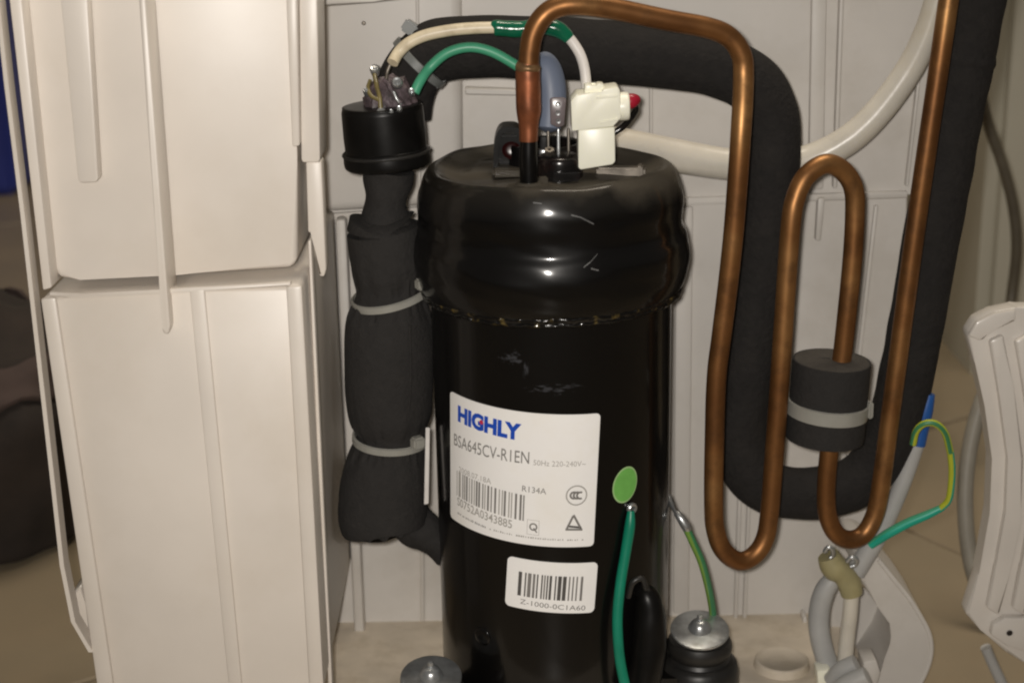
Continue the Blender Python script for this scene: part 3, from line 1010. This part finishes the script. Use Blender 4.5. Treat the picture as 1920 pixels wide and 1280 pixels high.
# ------------------------------------------------------------------ copper discharge pipe
cop = thing('copper_pipe', Vector((base.x, base.y, TOP)), 'bent copper discharge pipe looping from the compressor top down the right side', 'pipe')
bx, by = base.x, base.y
stub = P((991, 345, by), (991, 300, by), (991, 262, by + .0004))
link('painted_stub', tube_bm([Vector((bx, by, TOP + .0005))] + stub[1:], [.0044, .0044, .0042], 24, 6), 'shell', cop)
link('joint', tube_bm(P((991, 264, by), (991, 235, by), (991, 205, by), (990, 165, by), (990, 135, by), (990, 118, by)), [.0045, .0047, .0059, .0059, .0058, .0052], 28, 8, wob=.04, wscale=150), 'copper_red', cop)
link('braze_ring', tube_bm(P((990, 134, by), (990, 126, by), (991, 118, by)), [.0056, .0061, .0052], 28, 5, wob=.06, wscale=200), 'braze', cop)
yb = by
path = [(991, 122, yb), (993, 95, yb), (1000, 62, yb), (1018, 32, yb), (1045, 14, yb + .001), (1085, 9, yb + .002), (1150, 17, yb + .006), (1250, 38, yb + .011), (1325, 52, yb + .015),
        (1364, 68, yb + .017), (1388, 98, yb + .018), (1394, 140, yb + .018), (1389, 250, -.027), (1374, 450, -.026), (1354, 620, -.025), (1344, 700, -.025), (1340, 800, -.025), (1338, 940, -.025),
        (1342, 995, -.024), (1357, 1032, -.0225), (1385, 1051, -.0195), (1413, 1041, -.0165), (1434, 1010, -.014), (1443, 960, -.013), (1452, 850, -.0125), (1463, 700, -.0125), (1474, 540, -.0125), (1483, 420, -.0125),
        (1492, 370, -.0115), (1512, 330, -.0095), (1548, 307, -.006), (1580, 320, -.003), (1600, 352, -.001), (1603, 400, 0), (1597, 500, 0), (1580, 660, 0), (1566, 760, 0), (1553, 860, 0),
        (1549, 930, 0), (1553, 970, .0005), (1568, 1000, .002), (1592, 1011, .0045), (1618, 1002, .007), (1638, 970, .009), (1650, 920, .0095), (1668, 790, .0095), (1688, 640, .0095), (1722, 390, .0095),
        (1757, 150, .0095), (1780, -10, .0095), (1795, -110, .0095)]
rads = [.0049 if i < 6 else .0050 for i in range(len(path))]
link('pipe_run', tube_bm(P(*path), rads, 26, 7, wob=.012, wscale=60), 'copper', cop)

# damper: split foam plug tied round the middle of the loop
dm = thing('foam_damper', at(1553, 830, 0), 'short black foam cylinder tied round the copper loop with a clear strap', 'damper')
a_, b_ = at(1560, 676, 0), at(1545, 820, 0)
ax = (b_ - a_).normalized()
pts = [a_.lerp(b_, t) for t in (0, .04, .5, .96, 1)]
bm = tube_bm(pts, [.0196, .0205, .0203, .0205, .0196], 56, 3, wob=.025, wscale=40)
link('foam_body', bm, 'foam', dm)
M['foam_cut'] = simple('cut_foam_face', (0.052, 0.046, 0.039), 0.95, var=0.15, scale=300, bump=0.5, bscale=600)
qd = Vector((0, 0, 1)).rotation_difference(-ax).to_matrix()
link('cut_face', lathe_bm([(0, .0006), (.0180, .0006), (.0192, .0002), (.0194, -.0005)], a_, 48, tilt=qd), 'foam_cut', dm)
# cut line across the top face
n_ = -ax
link('cut_line', box_bm(a_ + n_ * .0006 + Vector((-.0100, .0035, 0)), (.019, .0007, .0008), rz=R_(-14), rx=R_(8)), 'rubber', dm)
mid = a_.lerp(b_, .60)
link('strap', band_bm(mid, .0203, .0080, .0011, -ax + Vector((.02, 0, .0))), 'tie_light', dm)
link('strap_lock', box_bm(mid + Vector((.0205, -.006, .0005)), (.003, .006, .009), rz=R_(20), bev=.0008), 'tie_light', dm)

# ------------------------------------------------------------------ black insulated suction pipe
fy = .036
fp = [(752, 215, fy), (757, 180, fy), (772, 138, fy), (804, 104, fy), (855, 90, fy), (960, 88, fy), (1100, 94, fy), (1240, 107, fy), (1335, 122, fy), (1400, 150, fy), (1435, 195, fy), (1448, 255, fy), (1443, 360, fy), (1428, 500, fy), (1408, 640, fy),
      (1392, 760, fy), (1389, 830, fy), (1404, 884, fy), (1445, 916, fy), (1515, 925, fy), (1585, 912, fy), (1640, 870, fy), (1678, 790, fy), (1704, 680, fy), (1740, 480, fy + .002), (1782, 250, fy + .004), (1812, 100, fy + .006), (1832, -10, fy + .007), (1850, -120, fy + .008)]
fr = [.0150, .0152, .0155, .0158, .0160, .0160, .0160, .0160, .0158, .0155, .0150, .0148, .0146, .0144, .0142, .0141, .0142, .0145, .0146, .0146, .0146, .0146, .0146, .0148, .0150, .0150, .0150, .0152, .0152]
ins = thing('insulated_pipe', at(1500, 975, fy), 'thick black foam insulated pipe arching over the compressor and round the right', 'pipe')
link('foam_sleeve', tube_bm(P(*fp), fr, 48, 12, wob=.045, wscale=60), 'foam_dark', ins)
jn = tube_bm(P((1806, 125, fy + .006), (1809, 112, fy + .006), (1812, 98, fy + .006)), [.0150, .0160, .0151], 36, 4)
link('sleeve_joint', jn, 'foam_dark', ins)
tpt = at(787, 118, fy)
tdir = (at(775, 135, fy) - at(804, 104, fy)).normalized()
link('cable_tie', band_bm(tpt, .0157, .0048, .0012, tdir), 'tie', ins)
tie_h = at(768, 52, fy - .004)
link('tie_head', box_bm(tie_h, (.0075, .006, .0065), ry=R_(35), bev=.001), 'tie', ins)
link('tie_tail', box_bm(at(822, 150, fy - .006), (.0085, .003, .0055), ry=R_(-42), bev=.0008), 'tie', ins)

# ------------------------------------------------------------------ suction accumulator wrapped in foam
ay = 0.0
acc = thing('accumulator', at(720, 985, ay), 'upright accumulator wrapped in black foam with two clear cable ties, left of the compressor', 'accumulator')
ap = [(720, 433, 66), (721, 437, 69), (728, 500, 70), (733, 550, 65), (731, 600, 81), (728, 700, 84), (731, 775, 79), (734, 818, 66), (726, 868, 78), (719, 925, 85), (716, 968, 86), (717, 978, 80)]
bm = tube_bm([at(x, y, ay) for x, y, r in ap], [r * .000277 for x, y, r in ap], 72, 9, wob=.045, wscale=38, ragged=.006)
for v in bm.verts:                       # creases fanning out from the two ties
    for ty in (at(733, 550, ay), at(734, 819, ay)):
        d = abs(v.co.z - ty.z)
        r = Vector((v.co.x - ty.x, v.co.y - ty.y, 0))
        an = math.atan2(r.y, r.x)
        k = abs(noise.noise(Vector((math.cos(an) * 4.5, math.sin(an) * 4.5, ty.z * 50 + (v.co.z - ty.z) * 12))))
        v.co -= r * (.085 * max(0, .22 - k) / .22 * math.exp(-(d / .016) ** 2) * (1 - .7 * math.exp(-(d / .003) ** 2)))
link('foam_wrap', bm, 'foam', acc)
# seam of the wrap
bm = tube_bm(P((768, 610, ay - .0215), (770, 680, ay - .0225), (769, 740, ay - .0222), (766, 770, ay - .021)), .0006, 8, 5)
link('wrap_seam', bm, 'foam', acc)
nrm1 = Vector((-.20, -.10, 1))
link('cable_tie', band_bm(at(733, 552, ay), .0196, .0042, .0013, nrm1), 'tie_light', acc)
link('tie_head', box_bm(at(792, 532, ay - .017), (.0068, .0055, .0058), rz=R_(35), bev=.001), 'tie_light', acc)
nrm2 = Vector((.05, -.05, 1))
link('cable_tie', band_bm(at(733, 820, ay), .0192, .0042, .0013, nrm2), 'tie_light', acc)
link('tie_head', box_bm(at(783, 829, ay - .0195), (.0066, .0055, .0062), rz=R_(35), bev=.001), 'tie_light', acc)
bm = slab_bm([(798, 802), (806, 802), (804, 944), (795, 946)], ay - .013, .0015, .0003, 1)
link('wall_gap_strip', bm, 'white_wire', acc)  # added pale strip, stands in for the wall glimpsed between wrap and compressor
link('neck', tube_bm(P((731, 318, ay), (727, 350, ay), (724, 385, ay), (723, 425, ay), (725, 452, ay)), [.0128, .0120, .0108, .0138, .0140], 36, 7, wob=.12, wscale=90), 'foam', acc)
link('outlet_pipe', tube_bm(P((752, 960, ay + .004), (778, 985, ay + .002), (806, 1000, ay), (840, 1030, ay + .004)), [.013, .0115, .010, .009], 28, 7, wob=.22, wscale=110), 'foam', acc)

# black cup above the neck, with its terminals
cup = thing('terminal_cup', at(727, 328, ay), 'black plastic cup with dirty screw terminals, above the foam wrapped accumulator', 'cup')
ca, cb = at(716, 196, ay), at(727, 312, ay)
axc = (ca - cb).normalized()
qq = Vector((0, 0, 1)).rotation_difference(axc).to_matrix()
H = (ca - cb).length
prof = smooth_prof([(0, -.0005), (.014, -.0005), (.0198, .0000), (.0215, .0015), (.0216, .006), (.0212, .0085)], 3) + [(.0204, .0092), (.0206, H * .5), (.0204, H - .003)] + smooth_prof([(.0204, H - .0028), (.0197, H - .0008), (.018, H), (0, H)], 4)
link('cup_body', lathe_bm(prof, cb, 56, tilt=qq), 'cup_black', cup)
link('cup_lip', tube_bm([cb + qq @ Vector((.0214 * math.sin(a), -.0214 * math.cos(a), .0072)) for a in [2 * math.pi * k / 40 for k in range(41)]], .0009, 8, 1, cap=False), 'rubber', cup)
# resin-covered terminal plate
tp = ca + qq @ Vector((.0040, .001, .0))
def craggy(p, a):
    k = noise.noise(p * 260)
    return p * (1 + .22 * k) + Vector((0, 0, .0016 * noise.noise(p * 420 + Vector((5, 5, 5)))))
prof = [(0, .0135), (.004, .0130), (.0075, .0105), (.0105, .0068), (.0122, .0030), (.0128, -.001)]
link('terminal_plate', lathe_bm(prof, tp, 40, fn=craggy, tilt=qq), 'crud', cup)
for px, py, r, yy, tl in ((745, 156, .0027, -.014, 60), (703, 131, .0025, -.006, 40), (715, 212, .0024, -.0175, 55), (697, 216, .0016, -.016, 50), (772, 173, .0017, -.013, 60), (686, 172, .0014, -.013, 50), (749, 205, .0014, -.0175, 60), (734, 211, .0012, -.0175, 60)):
    q = Matrix.Rotation(R_(tl), 3, 'X')
    link('terminal_screw', lathe_bm([(0, .0022), (r * .35, .0022), (r * .45, .0016), (r * .8, .0018), (r, .0010), (r * 1.02, 0), (r * .8, -.003)], at(px, py, yy), 14, tilt=q), 'zinc', cup)
for pts, m, r in (([(702, 140, -.008), (706, 160, -.013), (712, 185, -.016), (714, 205, -.017)], 'olive', .0011),
                  ([(694, 150, -.010), (690, 165, -.012), (696, 180, -.015), (712, 188, -.0165)], 'olive', .0010),
                  ([(720, 150, -.012), (728, 158, -.014), (735, 172, -.0155), (752, 194, -.017)], 'crud', .0012),
                  ([(738, 172, -.0165), (744, 186, -.0175), (752, 196, -.017)], 'zinc', .0007),
                  ([(731, 122, -.012), (726, 136, -.0125), (724, 150, -.012)], 'dull_steel', .0010)):
    link('lead', tube_bm(P(*pts), r, 10, 5, wob=.2, wscale=300), m, cup)

# ------------------------------------------------------------------ wires over the top
wy = -.006
ww = thing('white_wire', at(735, 118, wy), 'cream and white wire with a dark green sleeve, running to the white plug', 'wire')
link('cream_end', tube_bm(P((736, 118, wy - .004), (748, 98, wy), (768, 80, wy), (800, 66, wy), (845, 57, wy), (890, 53, wy), (928, 52, wy)), .0029, 14, 6), 'cream_wire', ww)
link('sleeve', tube_bm(P((926, 53, wy), (932, 53, wy), (975, 55, wy), (1010, 50, wy), (1040, 54, wy), (1058, 64, wy), (1067, 73, wy)), [.0032, .0039, .0041, .0038, .0041, .0036, .0029], 16, 6, wob=.12, wscale=150), 'green_sleeve', ww)
link('white_end', tube_bm(P((1062, 66, wy), (1074, 80, wy), (1088, 103, wy - .001), (1096, 130, wy - .003), (1100, 166, wy - .005)), .0026, 14, 6), 'white_wire', ww)
bm = tube_bm(P((777, 174, -.012), (788, 152, -.010), (806, 127, wy), (838, 100, wy), (878, 89, wy), (918, 96, wy), (960, 118, wy), (1000, 146, wy), (1018, 168, wy + .002), (1026, 200, wy + .001)), .0025, 14, 6)
tag(link('green_wire', bm, 'green_wire'), 'light green wire arching from the cup to behind the copper pipe', 'wire')
bm = tube_bm(P((1006, 112, .0), (1020, 122, -.001), (1030, 150, -.003), (1033, 190, -.005), (1028, 240, -.008)), [.0040, .0068, .0076, .0076, .0062], 24, 7, dome=.003)
tag(link('silicone_sleeve', bm, 'silicone'), 'blue grey rubbery sleeve standing behind the copper joint', 'sleeve')

# white plug over the terminals
plug = thing('plug', at(1115, 318, -.012), 'cream white blocky plug standing on top of the compressor', 'plug')
py_ = -.026
bm = slab_bm([(1070, 190), (1082, 176), (1128, 176), (1130, 167), (1158, 163), (1163, 170), (1165, 222), (1150, 238), (1072, 247)], py_, .016, .0009, 2)
link('upper_block', bm, 'white_plastic', plug)
bm = slab_bm([(1084, 244), (1153, 238), (1154, 303), (1149, 309), (1088, 319), (1084, 314)], py_ + .0005, .0145, .0009, 2)
link('lower_block', bm, 'white_plastic', plug)
bm = slab_bm([(1096, 160), (1108, 158), (1110, 163), (1118, 163), (1120, 157), (1132, 158), (1133, 178), (1096, 178)], py_ + .003, .008, .0007, 2)
link('latch', bm, 'white_plastic', plug)
bm = slab_bm([(1118, 181), (1158, 178), (1158, 183), (1118, 186)], py_ - .0007, .001, .0003, 1)
link('ridge', bm, 'white_plastic', plug)
bm = slab_bm([(1125, 229), (1160, 221), (1160, 226), (1125, 233)], py_ - .0007, .001, .0003, 1)
link('ridge', bm, 'white_plastic', plug)
a_, b_ = at(1160, 200, py_ + .007), at(1180, 199, py_ + .007)
link('collar', tube_bm([a_, a_.lerp(b_, .5), a_.lerp(b_, .9), b_], [.0068, .0069, .0066, .0056], 28, 3), 'white_plastic', plug)
rw = thing('red_wire', at(1185, 200, py_ + .008), 'short red sleeved wire end poking out of the white plug', 'wire')
link('sleeve', tube_bm(P((1174, 193, py_ + .008), (1182, 190, py_ + .008), (1190, 188, py_ + .009), (1196, 187, py_ + .010)), [.0036, .0037, .0032, .0022], 16, 5, dome=.001), 'red', rw)
link('lead', tube_bm(P((1188, 192, py_ + .010), (1192, 206, py_ + .014), (1182, 222, py_ + .016), (1168, 238, py_ + .018), (1150, 250, py_ + .018)), .0016, 12, 5), 'bakelite', rw)

# ------------------------------------------------------------------ earth wires
t1, z1 = on_cyl(1182, 951, RB)
ew = thing('earth_wire', at(1165, 1290, -.062), 'teal green earth wire hanging down the front of the compressor', 'earth wire')
cL = cylp(t1 * RB, z1, RB + .0012, RB)
q = Matrix.Rotation(t1, 3, 'Z') @ Matrix.Rotation(R_(90), 3, 'X')
link('ring_terminal', lathe_bm([(.0012, .0004), (.0014, .0010), (.0024, .0012), (.0029, .0006), (.0029, -.0008), (.0012, -.0008)], cL, 24, tilt=q), 'zinc', ew)
def onshell(px, py, lift):
    t, z = on_cyl(px, py, RB + lift)
    return cylp(t * RB, z, RB + lift, RB)
pw = [onshell(1183, 957, .0018), onshell(1181, 985, .0027), onshell(1174, 1030, .003), onshell(1164, 1090, .004), onshell(1158, 1150, .006), onshell(1159, 1200, .008), at(1164, 1245, -.064), at(1176, 1300, -.066), at(1190, 1350, -.066)]
link('insulation', tube_bm(pw, [.0018] + [.0027] * 8, 16, 7), 'teal_wire', ew)
e2 = thing('earth_wire', at(1338, 1150, .0), 'thin green and yellow earth wire with a silver lug above the right mount', 'earth wire')
link('lug', tube_bm(P((1254, 928, -.002), (1259, 944, -.005), (1267, 960, -.008), (1272, 968, -.009)), [.0020, .0030, .0022, .0018], 14, 5, flat=.5), 'zinc', e2)
link('crimp', tube_bm(P((1268, 960, -.008), (1277, 972, -.010), (1286, 986, -.011), (1290, 994, -.011)), [.0018, .0024, .0026, .0020], 16, 5), 'zinc', e2)
link('insulation', tube_bm(P((1286, 988, -.011), (1300, 1018, -.011), (1315, 1052, -.010), (1327, 1095, -.007), (1335, 1135, -.002), (1338, 1165, .003)), .0021, 16, 7, stripe=[0, 0, 1, 0, 0], twist=.03), ['earth_green', 'earth_lime'], e2)
# green yellow loop at the far right
bm = tube_bm(P((1712, 832, .012), (1718, 808, .010), (1733, 794, .008), (1754, 794, .007), (1772, 812, .007), (1782, 848, .008)), .0019, 16, 7, stripe=[1, 0, 1, 1, 1], twist=.02)
tube_bm(P((1782, 846, .008), (1785, 880, .009), (1783, 915, .010), (1778, 938, .011), (1764, 953, .012)), .0019, 16, 7, stripe=[1, 2, 1, 1, 1], twist=.02, bm=bm)
tube_bm(P((1767, 951, .012), (1740, 964, .013), (1700, 981, .015), (1660, 1003, .017), (1632, 1022, .02)), [.0019, .0024, .0027, .0027, .0022], 16, 7, stripe=[2, 2, 2, 3, 2], bm=bm)
tag(link('looped_wire', bm, ['earth_green', 'earth_yellow', 'earth_teal', 'green_wire']), 'green and yellow wire making an angular loop at the right side', 'wire')

# ------------------------------------------------------------------ hoses on the right
bm = tube_bm(P((1090, 262, .062), (1160, 272, .064), (1250, 288, .068), (1350, 306, .07), (1440, 312, .07), (1520, 298, .07), (1590, 262, .068), (1650, 206, .066), (1705, 130, .064), (1738, 62, .062), (1760, -10, .06), (1785, -110, .058)), [.0090, .0092, .0090, .0088, .0085, .0082, .0080, .0078, .0074, .0070, .0068, .0066], 28, 8, wob=.05, wscale=35)
tag(link('drain_hose', bm, 'hose'), 'wide milky plastic hose curving behind the black pipe up to the top right', 'hose')
th = thing('thin_hose', at(1640, 1012, .03), 'thin whitish hose with a blue tip beside the right black pipe', 'hose')
link('hose_body', tube_bm(P((1722, 822, .03), (1706, 868, .03), (1684, 925, .03), (1660, 978, .03), (1636, 1020, .03), (1604, 1072, .03)), [.0044, .0046, .0048, .0050, .0056, .0056], 20, 7), 'tube_grey', th)
link('blue_tip', tube_bm(P((1743, 738, .03), (1735, 770, .03), (1726, 806, .03), (1719, 832, .03)), [.0030, .0042, .0044, .0048], 20, 6), 'blue', th)
tee = thing('drain_tee', at(1590, 1112, .03), 'yellowed plastic tee joint with metal spring clips below the copper loop', 'joint')
link('tee_body', tube_bm(P((1553, 1040, .026), (1563, 1060, .026), (1580, 1074, .026), (1592, 1092, .026), (1597, 1112, .026)), [.0062, .0078, .0066, .0068, .0062], 20, 6, wob=.1, wscale=90), 'tee', tee)
for pts in ([(1546, 1034, .018), (1552, 1026, .017), (1560, 1028, .017), (1562, 1040, .018), (1556, 1046, .018)], [(1588, 1052, .018), (1596, 1044, .017), (1606, 1048, .017), (1604, 1058, .018), (1594, 1062, .018)]):
    link('spring_clip', tube_bm(P(*pts), .0013, 10, 5), 'zinc', tee)
bm = tube_bm(P((1568, 1080, .030), (1548, 1104, .030), (1537, 1140, .030), (1536, 1180, .028), (1545, 1222, .026), (1560, 1262, .022), (1580, 1290, .018)), [.0050, .0058, .0060, .0060, .0060, .0058, .0055], 20, 7)
tag(link('grey_tube', bm, 'tube_grey'), 'grey rubber tube curving down from the yellowed tee joint', 'tube')
bm = tube_bm(P((1597, 1108, .028), (1594, 1150, .028), (1589, 1190, .028), (1584, 1240, .026)), [.0043, .0044, .0044, .0045], 20, 4)
tag(link('white_tube', bm, 'hose'), 'straight white tube standing under the yellowed tee joint', 'tube')
bm = tube_bm(P((1560, 1275, .010), (1580, 1256, .006), (1606, 1243, .004)), [.0052, .0054, .0052], 20, 5, dome=.001)
tag(link('tube_stub', bm, 'tube_grey'), 'short grey tube stub lying below the white tube at the bottom', 'tube')
bm = tube_bm(P((1560, 1310, -.004), (1588, 1284, -.006), (1626, 1266, -.008)), [.0056, .0058, .0054], 20, 5, dome=.001)
tag(link('tube_stub', bm, 'tube_grey'), 'second grey tube stub cut by the bottom edge, nearest the camera', 'tube')
bm = slab_bm([(1532, 1258), (1558, 1255), (1560, 1290), (1534, 1290)], .012, .012, .0012, 2)
link('tube_socket', bm, 'white_plastic', tub)
bm = slab_bm([(1618, 1240), (1644, 1236), (1652, 1262), (1640, 1300), (1622, 1300)], .02, .016, .0015, 2)
link('lug', bm, 'plastic_wall', tub)

# ------------------------------------------------------------------ pale fluted cover at the right edge
cov = thing('cover', at(1880, 1230, .02), 'pale fluted plastic cover leaning at the right edge of the photograph', 'cover')
bm = slab_bm([(1813, 626), (1830, 600), (1862, 584), (1905, 577), (1990, 575), (1990, 1290), (1950, 1260), (1885, 1222), (1838, 1180), (1810, 1150), (1836, 1075), (1856, 960), (1860, 860), (1846, 760), (1828, 680)], .02, .012, .002, 2)
link('cover_body', bm, 'white_gloss', cov)
for o in (26, 74):
    bm = slab_bm([(1830 + o, 640), (1856 + o, 628), (1874 + o, 720), (1894 + o, 860), (1888 + o, 980), (1866 + o, 1080), (1848 + o, 1155), (1824 + o, 1140), (1842 + o, 1060), (1860 + o, 960), (1864 + o, 860), (1848 + o, 740)], .015, .0052, .0016, 2)
    link('flute', bm, 'white_gloss', cov)
bm = slab_bm([(1816, 630), (1832, 604), (1864, 588), (1905, 581), (1905, 602), (1868, 612), (1840, 640)], .0165, .004, .0012, 2)
link('cover_edge', bm, 'white_gloss', cov)
bm = slab_bm([(1862, 1172), (1885, 1158), (1935, 1158), (1935, 1225), (1890, 1212), (1858, 1190)], .014, .0055, .0012, 2)
ear = link('screw_ear', bm, 'white_gloss', cov)
link('screw_hole', lathe_bm([(0, .0004), (.0015, .0005), (.0018, 0)], at(1893, 1186, .0136), 18, tilt=Matrix.Rotation(R_(90), 3, 'X')), 'cloth', ear)
bm = tube_bm(P((1848, 1212, .03), (1862, 1245, .03), (1888, 1300, .03)), .0032, 14, 3)
link('peg', bm, 'tube_grey', cov)

# ------------------------------------------------------------------ background odds and ends
bm = box_bm(at(2010, 280, .62) + Vector((0, .2, 0)), (.145, .4, .62), bev=.012, segs=4)
tag(link('cabinet', bm, 'cabinet'), 'grey appliance side panel behind at the top right', 'cabinet')
bm = tube_bm(P((1835, 150, .42), (1852, 230, .42), (1880, 310, .42), (1900, 390, .42), (1906, 470, .42), (1896, 560, .42), (1888, 640, .40)), .0042, 14, 7)
tag(link('dark_cable', bm, 'cable'), 'thin dark cable hanging at the upper right behind the black pipe', 'cable')
bm = tube_bm(P((1872, 690, .18), (1838, 760, .17), (1815, 860, .16), (1810, 960, .15), (1822, 1060, .14), (1850, 1140, .13)), .0052, 14, 7)
tag(link('grey_cable', bm, 'cable_grey'), 'grey cable bowed out from behind the pale fluted cover', 'cable')
bb = thing('blue_crate', (at(-40, 345, 1.5).x, 1.56, FLOOR), 'dark blue plastic box at the far left edge', 'box')
p = at(-20, 340, 1.5)
x1 = at(24, 300, 1.5).x
link('crate_body', box_bm((x1 - .15, 1.62, FLOOR + .15), (.30, .24, .30), bev=.01), 'blue_box', bb)
link('crate_rim', box_bm((x1 - .15, 1.62, FLOOR + .30), (.31, .25, .02), bev=.005), 'blue_box', bb)
# crumpled dark cloth on the floor at the far left
bun = thing('cloth_bundle', at(0, 900, .30), 'crumpled dark brown cloth with a dull pink stripe, lying behind at the left edge', 'cloth')
def cloth(p, a):
    k = noise.noise(p * 14) + .5 * noise.noise(p * 32)
    return p * (1 + .14 * k)
gz = FLOOR
cx = at(-48, 800, .31)
prof = smooth_prof([(0, .180), (.040, .176), (.066, .165), (.084, .145), (.092, .11), (.090, .07), (.080, .025), (.065, .002), (0, .0015)], 6)
link('cloth_heap', lathe_bm(prof, Vector((cx.x, cx.y, gz)), 64, fn=cloth), 'cloth', bun)
prof = smooth_prof([(.0800, .157), (.0880, .152), (.0920, .142), (.0945, .132), (.0920, .126)], 4)
link('stripe', lathe_bm(prof, Vector((cx.x, cx.y, gz)), 64, fn=cloth), 'cloth_pink', bun)
